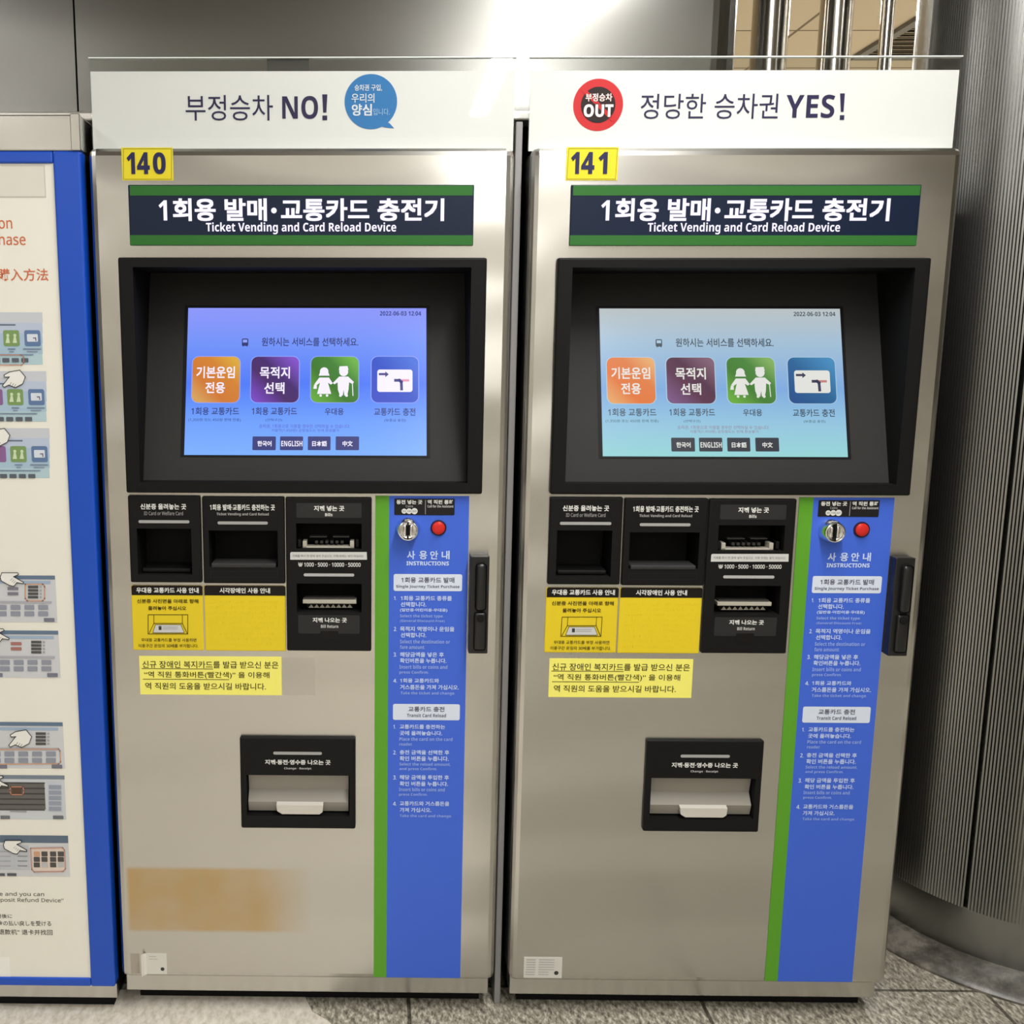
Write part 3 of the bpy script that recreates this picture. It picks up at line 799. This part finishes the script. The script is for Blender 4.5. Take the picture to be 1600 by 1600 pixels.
HS = H_screen
_h = HS[3] - HS[2]
TILT = Plane((0, .012, HS[2]), (0, -_h, .092))
def at_tilt(off): return Plane(TILT.o + TILT.n*off, TILT.n)
def make_screen(root, pal, es, ink, lab):
    bz = root
    A = Art(at_tilt(.0004)); A.rect(285.5, 477.5, 671.5, 714.5, (8, 8, 12)); sc = lettering(A, root, 'screen'); sc['label'] = lab
    A = Art(at_tilt(.001)); A.rect(291, 481.5, 666.3, 711.5, pal['bg']); lettering(A, sc, 'display')
    G = lambda c: glow(c, es)
    for x0, x1, key in ((300.5, 374.5, 'a'), (392.5, 467, 'b'), (486, 560, 'c'), (580.5, 653.5, 'd')):
        A = Art(at_tilt(.0012)); A.rect(x0 - 1.3, 556.3, x1 + 1.3, 630, G(pal['halo']), 11); A.up(); A.rect(x0, 557.5, x1, 629, pal[key], 10); lettering(A, sc, 'service_button')
    WG = G((244, 238, 255) if pal['cool'] else (232, 232, 226))
    I = G(ink); R = G(pal['red'])
    def put(name, *rows):
        A = Art(at_tilt(.0024))
        for r in rows: A.text(*r)
        lettering(A, sc, name)
    put('button_lettering', ('기본운임', 307, 572.5, 367, 591, WG, .025), ('전용', 321, 597, 351.5, 614.5, WG, .025))
    put('button_lettering', ('목적지', 406, 573, 453, 591.5, WG, .025), ('선택', 413, 597.5, 444.5, 615.5, WG, .025))
    put('date_lettering', ('2022-06-03 12:04', 593.5, 486.5, 658, 493.2, I, .015))
    put('prompt_lettering', ('원하시는 서비스를 선택하세요.', 409, 527.5, 560, 541, I, .015))
    put('caption', ('1회용 교통카드', 299, 636.5, 373.5, 648.5, I, .015), ('(1,350원 또는 450원 판매 전용)', 294.5, 653.5, 376, 659, I))
    put('caption', ('1회용 교통카드', 393.5, 636.5, 464, 648.5, I, .015), ('(선택구간)', 415, 654, 441, 659, I))
    put('caption', ('우대용', 507.5, 637.5, 537, 648.5, I, .015))
    put('caption', ('교통카드 충전', 584.5, 637.5, 649, 649.5, I, .015), ('(보증금 충전)', 600.5, 654.5, 634, 659.5, I))
    put('notice_lettering', ('승차권, 1회용으로 이용할 경우만 선택하실 수 있습니다.', 405, 663, 547, 669.2, R), ('서울역(1,450원) 공항철도는 현재 환승불가', 424, 670, 530, 675.5, R))
    # bus icon
    A = Art(at_tilt(.0024)); A.rect(378, 529, 388, 540.5, I, 2); A.up(); A.rect(379.6, 530.8, 386.4, 535.3, G(pal['halo'])); A.up(); A.rect(379, 540, 381, 541.5, I); A.rect(385, 540, 387, 541.5, I)
    lettering(A, sc, 'bus_icon')
    A = Art(at_tilt(.0024)); D = G(pal['dark'])
    # elderly couple
    A.circ(506.5, 580.5, 6.6, WG); A.poly([(500, 582), (513, 582), (515, 587), (498, 587)], WG)
    A.poly([(499, 590), (514, 590), (520, 599), (517, 601), (512.5, 598), (517.5, 615.5), (495.5, 615.5), (500, 598), (494.5, 602), (491.5, 600)], WG)
    A.poly([(491, 600.5), (495, 602), (495, 607.5), (489.5, 607.5)], WG); A.circ(501, 618, 2, WG); A.circ(511, 618, 2, WG)
    A.circ(537, 581, 7, WG); A.poly([(530.5, 572.5), (543, 572), (544.5, 578), (529.5, 578.5)], WG)
    A.poly([(530, 588.5), (544, 588.5), (553, 597), (551, 600), (545.5, 597.5), (544.5, 609), (542.5, 618), (538, 618), (537, 609), (535.5, 618), (531, 618), (528, 609), (527.5, 597.5), (522.5, 600.5), (520, 598.5)], WG)
    A.circ(532, 618, 2.2, WG); A.circ(541.5, 618, 2.2, WG); A.stroke([(550.5, 598), (551.5, 618)], 1.3, WG)
    lettering(A, sc, 'pictogram'); A = Art(at_tilt(.0024)); A.rect(589.5, 577.5, 644.5, 612.5, WG, 4); A.up()
    A.poly([(592, 583), (602, 583), (602, 580.5), (607.5, 585), (602, 589.5), (602, 586.5), (592, 586.5)], G(pal['card1']))
    A.stroke([(627, 594.5), (637.5, 594.5)], 3.6, G(pal['card2'])); A.up(); A.stroke([(618, 594.5), (624, 594.5), (627, 597), (627.5, 608)], 4.4, G(pal['card1']))
    lettering(A, sc, 'pictogram')
    for x0, x1, t, w in ((394.5, 431, '한국어', 11), (437.5, 473.5, 'ENGLISH', 16.5), (481, 516.5, '日本語', 11.5), (524.5, 561, '中文', 8)):
        A = Art(at_tilt(.0012)); A.rect(x0, 682, x1, 703.5, D, 1.5); A.up(); xm = (x0 + x1)/2 + .5; A.text(t, xm - w, 689, xm + w, 697.5, WG, .03); lettering(A, sc, 'language_button')

cool = dict(cool=True, bg=ramp('left_display', ((0, (124, 176, 255)), (.22, (110, 160, 252)), (.48, (78, 122, 248)), (.75, (112, 146, 248)), (1, (142, 152, 250))), 1.0),
    a=ramp('orange_button', ((.1, (214, 160, 90)), (.35, (208, 120, 50)), (.65, (212, 130, 48)), (.9, (220, 170, 60))), 1.0, rot=1), b=ramp('purple_button', ((.1, (120, 70, 190)), (.4, (74, 40, 104)), (.6, (70, 42, 110)), (.9, (130, 80, 200))), 1.0, rot=1),
    c=ramp('green_button', ((.1, (100, 170, 60)), (.4, (60, 120, 40)), (.65, (64, 128, 52)), (.9, (110, 180, 70))), 1.0, rot=1), d=ramp('card_button', ((.1, (60, 80, 200)), (.5, (44, 80, 200)), (.9, (64, 110, 220))), 1.0, rot=1),
    halo=(140, 160, 252), red=(84, 84, 200), dark=(46, 52, 120), card1=(52, 50, 128), card2=(226, 150, 176))
warm = dict(cool=False, bg=ramp('right_display', ((0, (150, 212, 214)), (.2, (148, 198, 222)), (.45, (126, 170, 222)), (.75, (160, 190, 214)), (1, (186, 194, 196))), 1.0),
    a=ramp('orange_button_right', ((.1, (226, 160, 96)), (.35, (224, 116, 50)), (.65, (222, 124, 66)), (.9, (230, 170, 110))), 1.0, rot=1), b=ramp('plum_button', ((.1, (120, 84, 130)), (.4, (92, 50, 76)), (.6, (84, 50, 74)), (.9, (130, 96, 116))), 1.0, rot=1),
    c=ramp('green_button_right', ((.1, (104, 170, 60)), (.4, (66, 124, 50)), (.65, (74, 132, 60)), (.9, (130, 176, 96))), 1.0, rot=1), d=ramp('card_button_right', ((.1, (36, 80, 140)), (.5, (42, 100, 150)), (.9, (70, 140, 190))), 1.0, rot=1),
    halo=(170, 205, 228), red=(150, 116, 140), dark=(44, 50, 62), card1=(52, 54, 84), card2=(200, 130, 126))
make_screen(left, cool, 1.0, (34, 44, 112), 'bright violet-blue lit screen')
make_screen(right, warm, .92, (56, 70, 84), 'paler grey-blue lit screen')

# labels low on the doors
def low_label(root, x0, x1, lab):
    q = P0.rect(x0, 1489.5, x1, 1521.5); bm = bmesh.new(); plate(bm, *q, -.0006, 0, bev=0)
    o = part('paper_label', bm, paint((214, 212, 204), .6), root); o['label'] = lab; return o
PL = Plane((0, -.0006, 0))
o = low_label(left, 229, 261, 'small white paper label torn off on its left')
A = Art(PL); A.circ(254, 1514, 3, (60, 58, 56)); A.rect(233, 1494, 244, 1495, (170, 168, 162)); A.rect(233, 1498, 246, 1499, (180, 178, 172)); lettering(A, o, 'print')
bm = bmesh.new(); s0 = P0.st(229, 1505)[0]; z_0, z_1 = P0.rect(229, 1489.5, 261, 1521.5)[2:]
pts = [(0, -.0006), (-.004, -.003), (-.007, -.007), (-.006, -.011)]
zs = [z_0 - .001, (z_0 + z_1)/2, z_1 + .001]
for (a, ya), (b, yb) in zip(pts, pts[1:]):
    for i in range(2): quad(bm, (s0 + a, ya, zs[i]), (s0 + b, yb, zs[i]), (s0 + b, yb, zs[i+1]), (s0 + a, ya, zs[i+1]))
part('curled_edge', bm, paint((222, 220, 212), .6), o)
q = P0.rect(204, 1490, 218, 1521); bm = bmesh.new(); plate(bm, *q, -.0003, 0, bev=0); part('label_residue', bm, paint((168, 160, 146), .6), left)
RS = 200.5       # the right machine's own label, measured on the shared door
o = low_label(right, 210.5, 269.5, 'small white paper label with fine print')
A = Art(PL)
for k in range(7):
    A.rect(213.5, 1493 + 3.8*k, 228, 1494.2 + 3.8*k, (172, 172, 170)); A.rect(233, 1493 + 3.8*k, 233 + (24 if k < 5 else 16), 1494.2 + 3.8*k, (178, 178, 176))
A.circ(261, 1514, 3.4, (60, 58, 56)); lettering(A, o, 'print')

# clear tape patch beside the left machine's notice
q = P0.rect(441, 1028, 492, 1086); bm = bmesh.new(); plate(bm, *q, -.0004, 0, bev=0); part('tape_residue', bm, M['tape'], left)

# ------------------------------------------------------------------ acrylic signs standing on the machines
NAVY = (44, 40, 78)
def sign(u0, u1, lab):
    zb = 1.5003; zt = 1.630; zp = 1.6125; um = (u0 + u1)/2
    rt = empty('acrylic_sign', W(um, .035, zb), lab, 'sign', 'acrylic signs on top of the ticket machines')
    sh = (um, .035, zb)
    bm = bmesh.new(); add_box(bm, u0, u1, .0315, .0335, zb, zt, .0008, 1); build('acrylic_sheet', bm, M['acrylic'], rt, shift=sh)
    bm = bmesh.new(); add_box(bm, u0, u1, .0365, .0385, zb, zt, .0008, 1); build('acrylic_sheet', bm, M['acrylic'], rt, shift=sh)
    bm = bmesh.new(); add_box(bm, u0 + .0015, u1 - .002, .0345, .0355, zb, zp); pp = build('paper_insert', bm, M['paper'], rt, shift=sh)
    bm = bmesh.new(); add_box(bm, u0, u1, .0312, .0388, zt, zt + .0014); build('painted_edge_glint', bm, M['acrylic_edge'], rt, shift=sh)
    return rt, pp, sh
PSG = Plane((0, .0344, 0))
sl, pp, sh = sign(.0015, .6268, 'white sign under clear acrylic with a blue speech bubble, on machine 140')
A = Art(PSG); A.text('부정승차', 290, 148.5, 426.5, 188.5, NAVY, .002); build('lettering', A.bm, A.mats, pp, shift=sh)
A = Art(PSG); A.text('NO', 441, 150, 497, 186, NAVY, .032); A.poly([(503.5, 147.5), (511.5, 147.5), (510, 176), (505, 176)], NAVY); A.rect(503.8, 180.5, 511.2, 188, NAVY); build('lettering', A.bm, A.mats, pp, shift=sh)
A = Art(PSG); BB = (52, 124, 186); A.circ(579.5, 159, 41, BB, 48); A.k += .3; A.poly([(590, 196), (604, 190), (609, 193), (616, 200.5), (603, 199.5)], BB); bub = build('speech_bubble', A.bm, A.mats, pp, shift=sh)
A = Art(Plane((0, .0340, 0))); A.text('승차권 구입,', 554, 132, 597, 142.5, (225, 232, 238), .015); A.text('우리의', 549, 146, 585, 160.5, (225, 232, 238), .01); A.text('양심', 549.5, 162.5, 581, 181, (225, 232, 238), .03); A.text('입니다.', 583, 169.5, 609, 180, (170, 205, 232), .0)
build('bubble_lettering', A.bm, A.mats, pp, shift=sh)
bm = bmesh.new(); a, b, c, d = PSG.rect(417, 91.5, 483, 109); add_box(bm, a, b, .0345, .0355, 1.6128, 1.629); build('mounting_tape', bm, paint((70, 70, 66)), sl, shift=sh)
sr, pp, sh = sign(.6462, 1.2705, 'white sign under clear acrylic with a red round badge, on machine 141')
A = Art(PSG); A.text('정당한 승차권', 1001, 146.5, 1216, 186, NAVY, .002); build('lettering', A.bm, A.mats, pp, shift=sh)
A = Art(PSG); A.text('YES', 1228, 148, 1304, 184.5, NAVY, .02); A.poly([(1312.5, 146), (1320, 146), (1318, 175), (1313.5, 175)], NAVY); A.rect(1312, 180, 1319, 187.5, NAVY); build('lettering', A.bm, A.mats, pp, shift=sh)
A = Art(PSG); A.circ(934.5, 164, 39, (206, 44, 50), 48); A.up(); A.circ(934.5, 164, 27, (36, 26, 28), 48); A.up()
A.poly([(908.5, 142), (913, 137.5), (961, 186), (956.5, 190.5)], (206, 44, 50)); build('round_badge', A.bm, A.mats, pp, shift=sh)
A = Art(Plane((0, .0332, 0)))
A = Art(Plane((0, .0338, 0))); A.text('부정승차', 914, 145.5, 957.5, 159, (120, 20, 24), .06); A.text('OUT', 910.5, 161.5, 959.5, 184.5, (60, 20, 22), .085); A.up()
A.text('부정승차', 915, 146, 956.5, 158.5, (244, 238, 234), .02); A.text('OUT', 912, 163, 958, 183, (246, 242, 240), .045); build('badge_lettering', A.bm, A.mats, pp, shift=sh)

# grey post in the gap between the machines
bm = bmesh.new(); add_box(bm, -.005, .005, -.01, .04, 0, 1.428, .001, 1)
o = build('steel_post', bm, M['post'], origin=W(.6335, .045, Z0 + .0005)); tag(o, 'thin grey steel post in the gap between the two ticket machines', 'post')

# ------------------------------------------------------------------ poster board on the left
BS = (-.31, 0, Z0)
bd = empty('poster_board', W(*BS), 'blue framed instruction poster on a steel stand left of machine 140', 'poster board')
def bpart(nm, bm, m, parent=None, smooth=None): return build(nm, bm, m, parent or bd, shift=BS, smooth=smooth)
BL, BR, BT, BZ = -.62, -.0055, 1.4935, .1655
bm = bmesh.new()
PXR, PTZ, PBZ = -.0458, 1.4765, .1800
add_box(bm, PXR, BR, -.006, .02, BZ, BT, .003, 3); add_box(bm, BL, BL + .04, -.006, .02, BZ, BT, .003, 3)
add_box(bm, BL + .04, PXR, -.0055, .02, PTZ, BT, .0025, 2); add_box(bm, BL + .04, PXR, -.0055, .02, BZ, PBZ, .0025, 2)
bpart('frame', bm, M['blue_frame'])
bm = bmesh.new(); add_box(bm, BL, BR, .02, .4, Z0 + .03, BT); bpart('stand', bm, M['steel_dark'])
bm = bmesh.new(); add_box(bm, BL, BR + .001, -.006, .4, BT, 1.5435, .002, 2); add_box(bm, BR - .012, BR + .002, -.0085, .0, BT + .0005, 1.5445, .001, 1); bpart('steel_header', bm, M['steel'])
bm = bmesh.new(); add_box(bm, BL, BR, .004, .02, Z0 + .025, BZ, .001, 1); bpart('kick_plate', bm, M['steel'])
bm = bmesh.new(); add_box(bm, BL + .01, BR - .01, .02, .39, Z0 + .0016, Z0 + .03); bpart('plinth', bm, M['black_flat'])
bm = bmesh.new(); add_box(bm, BL + .03, PXR + .003, -.0022, .004, PBZ - .002, PTZ + .002); po = bpart('poster', bm, M['poster'])
PP = Plane((0, -.0022, 0))
def pbuild(A, nm): return bpart(nm, A.bm, A.mats, po)
OR = (206, 112, 74)
A = Art(PP); A.text('Instruction', -78, 339.5, 19, 357.5, OR, .008); A.text('Purchase', -44, 364.5, 40, 383, OR, .008); A.text('切符の購入方法', -64, 419.5, 75.5, 439, OR, .012)
TK = (92, 90, 84)
A.text('device and you can', -27, 1393.5, 69, 1401.5, TK, .008); A.text('“Deposit Refund Device”', -17, 1403, 99.5, 1411, TK, .008)
A.text('使用後に', -15, 1428, 19, 1434.5, TK, .012); A.text('保証金の払い戻しを受ける', -21, 1438.5, 80, 1446.5, TK, .012); A.text('“自动退款机” 退卡并找回', -26, 1452, 82, 1460.5, TK, .012)
pbuild(A, 'lettering')
A = Art(PP); A.rect(-60, 258, 71, 309, (206, 202, 190)); A.up(); A.rect(-60, 260, 69.5, 307, (222, 219, 207)); pbuild(A, 'clear_pocket')
A = Art(PP); A.rect(-30, 1495, 16, 1526, (242, 242, 236)); pbuild(A, 'paper_patch')
HA = [(6.9, 586), (15.4, 581), (31.7, 578.2), (40.3, 588.8), (36.3, 599.6), (24.5, 605.6), (19, 603.3), (14.5, 601.5), (7.3, 605), (4.5, 602.4), (15.4, 588.8), (8.2, 589.3)]
HB = [(1, 901), (3.8, 894.4), (28, 894.4), (30, 897), (22, 900.6), (37.5, 909.4), (37, 911.5), (27, 909.8), (22.5, 915.6), (16, 914.4), (2.5, 907)]
def hand(src, dx, dy):
    A = Art(PP); A.k = 6; q = [(x + dx, y + dy) for x, y in src]
    A.poly(q, (236, 236, 230)); A.up(); A.stroke(q, 1.1, (52, 50, 50), True)
    if src is HA:
        for x, y in ((18.5, 597.5), (22, 599), (25.5, 600.3)): A.stroke([(x + dx, y + dy), (x - 3 + dx, y + 5 + dy)], .6, (80, 78, 78))
    else:
        for x, y in ((20, 903.5), (22.5, 905.5), (25, 907.5)): A.stroke([(x + dx, y + dy), (x - 3 + dx, y + 3 + dy)], .5, (80, 78, 78))
    pbuild(A, 'pointing_hand')
def service_panel(xr, y0, y1, ring):
    A = Art(PP); x0 = xr - 128
    for i in range(5):
        h_ = (y1 - y0)/5; A.rect(x0, y0 + h_*i, xr, y0 + h_*(i + 1), [(200, 204, 212), (186, 198, 218), (172, 192, 216), (168, 194, 212), (178, 204, 212)][i])
    A.up(); A.rect(xr - 82, y0 + 18.5, xr - 42, y0 + 20.5, (96, 108, 128))
    for k, (xo, c) in enumerate(((-124, (200, 120, 70)), (-93, (140, 100, 150)), (-61, (126, 156, 98)), (-28, (98, 124, 164)))):
        A.rect(xr + xo, y0 + 28, xr + xo + 25, y0 + 53, c, 3)
    A.up()
    for x in (xr - 54, xr - 43): A.circ(x, y0 + 36, 2.4, (206, 222, 186)); A.poly([(x - 3.4, y0 + 48), (x - 1.5, y0 + 38), (x + 1.5, y0 + 38), (x + 3.4, y0 + 48)], (206, 222, 186))
    A.rect(xr - 24, y0 + 34, xr - 7, y0 + 46, (214, 222, 232), 1.5); A.up(); A.stroke([(xr - 14, y0 + 40), (xr - 10.5, y0 + 40), (xr - 10, y0 + 44)], 1.4, (120, 90, 110))
    for x, w in ((xr - 54, 12), (xr - 30, 28)): A.rect(x, y0 + 56.5, x + w, y0 + 58, (110, 124, 150)); A.rect(x + w*.2, y0 + 60.5, x + w*.8, y0 + 62, (130, 142, 164))
    A.rect(xr - 100, y0 + 65.5, xr - 14, y0 + 67, (110, 128, 156))
    for k in range(4): A.rect(xr - 77 + 14.7*k, y0 + 71.5, xr - 66 + 14.7*k, y0 + 78, (92, 98, 108), .8)
    if ring: A.up(); A.stroke([(xr - 100, y0 + 66.5), (xr - 33, y0 + 66.5), (xr - 29, y0 + 70), (xr - 29, y0 + 79), (xr - 32, y0 + 82.5), (xr - 100, y0 + 82.5)], 1.2, (196, 130, 104))
    pbuild(A, 'screen_picture')
service_panel(66.5, 488, 569.5, True); service_panel(72.5, 580, 658.5, False); service_panel(77.5, 669, 746.5, False)
def fare_panel(xr, y0, y1, kind):
    A = Art(PP); x0 = xr - 132; A.rect(x0, y0, xr + 2, y1, (206, 208, 212)); A.up()
    A.rect(x0, y0, xr, y0 + 6, (102, 122, 146)); A.rect(x0, y0 + 8.2, xr - 7, y0 + 13, (160, 180, 202)); A.up()
    for r in range(4):
        A.rect(xr - 42, y0 + 16 + 5.3*r, xr - 26, y0 + 20 + 5.3*r, (84, 84, 84)); A.rect(xr - 24, y0 + 16.5 + 5.3*r, xr - 20.5, y0 + 19.5 + 5.3*r, (168, 168, 172))
    for r in range(2): A.rect(xr - 74, y0 + 18 + 8*r, xr - 57, y0 + 23 + 8*r, (126, 126, 138) if kind != 2 else (170, 116, 108), 1)
    A.rect(x0, y0 + 40, xr - 5, y0 + 43.5, (172, 174, 182))
    for r in range(2):
        for k in range(6): A.rect(xr - 134 + 21.6*k, y0 + 46 + 10*r, xr - 118.5 + 21.6*k, y0 + 53.5 + 10*r, (146, 150, 164), 1.2)
    A.rect(xr - 17, y0 + 66.5, xr - .5, y0 + 72.5, (120, 122, 136), 1); A.rect(xr - 103, y0 + 66.5, xr - 86.5, y0 + 72.5, (120, 122, 136), 1)
    A.up(); OG = (206, 158, 128)
    if kind == 1: A.stroke([(xr - 46, y0 + 13.5), (xr - 19, y0 + 13.5), (xr - 16, y0 + 17), (xr - 16, y0 + 36), (xr - 19, y0 + 39.5), (xr - 43, y0 + 39.5), (xr - 46, y0 + 36)], 1.8, OG, True)
    if kind == 3: A.stroke([(xr - 134, y0 + 43), (xr - 6, y0 + 42), (xr - 4, y0 + 45), (xr - 3, y0 + 62), (xr - 6, y0 + 65), (xr - 134, y0 + 66)], 1.6, OG, True)
    pbuild(A, 'screen_picture')
fare_panel(86, 899, 972, 1); fare_panel(91, 985, 1059, 2); fare_panel(98, 1128, 1200, 3)
A = Art(PP); A.rect(-30, 1211, 102, 1280, (204, 208, 212)); A.up(); A.rect(-30, 1211, 101, 1217, (122, 134, 148)); A.rect(-30, 1222, 70.5, 1264, (104, 102, 98)); A.rect(75, 1221, 97, 1268, (196, 202, 212)); A.up()
for r in range(6): A.rect(-30, 1222 + 8.4*r, 70.5, 1223.8 + 8.4*r, (70, 68, 66))
for r in range(5): A.rect(76.5, 1226.5 + 8.4*r, 96, 1233 + 8.4*r, (150, 158, 172), 1)
A.rect(1, 1274, 16, 1279.5, (112, 114, 118), 1); A.rect(83, 1274, 99.5, 1279.5, (112, 114, 118), 1); A.rect(16, 1267, 42, 1268.5, (150, 152, 156)); A.up()
A.rect(19, 1230, 34, 1239, (90, 70, 58), 3); A.stroke([(17, 1229), (36, 1229), (38, 1235), (36, 1241), (18, 1241), (15.5, 1235)], 1.6, (200, 138, 110), True)
pbuild(A, 'screen_picture')
A = Art(PP); A.rect(-25, 1305, 108, 1369, (206, 208, 210)); A.up(); A.rect(-25, 1305, 106.5, 1316.5, (96, 112, 130)); A.rect(-25, 1320, 46, 1358, (190, 194, 200)); A.rect(51, 1324, 102, 1361, (222, 206, 194)); A.up()
for c in range(4):
    for r in range(3):
        x = 53 + 12*c + (1.5 if c > 1 else 0); y = 1330 + 8.6*r
        A.rect(x, y, x + 9.6, y + 7.6, (206, 160, 128) if (c, r) == (0, 0) else ((190, 190, 190) if (c, r) in ((1, 2), (3, 2)) else (84, 82, 80)), 1)
for r in range(4): A.rect(28, 1329 + 7.5*r, 43, 1331 + 7.5*r, (150, 152, 156)); A.rect(-20, 1329 + 7.5*r, 17, 1331 + 7.5*r, (172, 175, 180))
A.rect(-5, 1364, 8, 1368.5, (92, 94, 98)); A.rect(11.5, 1364, 26, 1368.5, (92, 94, 98)); A.up()
A.stroke([(48, 1325), (98, 1324), (101, 1328), (102.5, 1357), (99, 1361), (54, 1362), (50, 1358)], 1.5, (196, 146, 130), True)
pbuild(A, 'screen_picture')
hand(HA, 0, 0); hand(HA, -24, 91); hand(HB, 0, 0); hand(HB, -22.5, 87.5); hand(HA, 9.8, 561.5); hand(HB, -24, 317); hand(HB, 5, 418)

bpy.data.objects.remove(_fo); bpy.data.curves.remove(_fc)
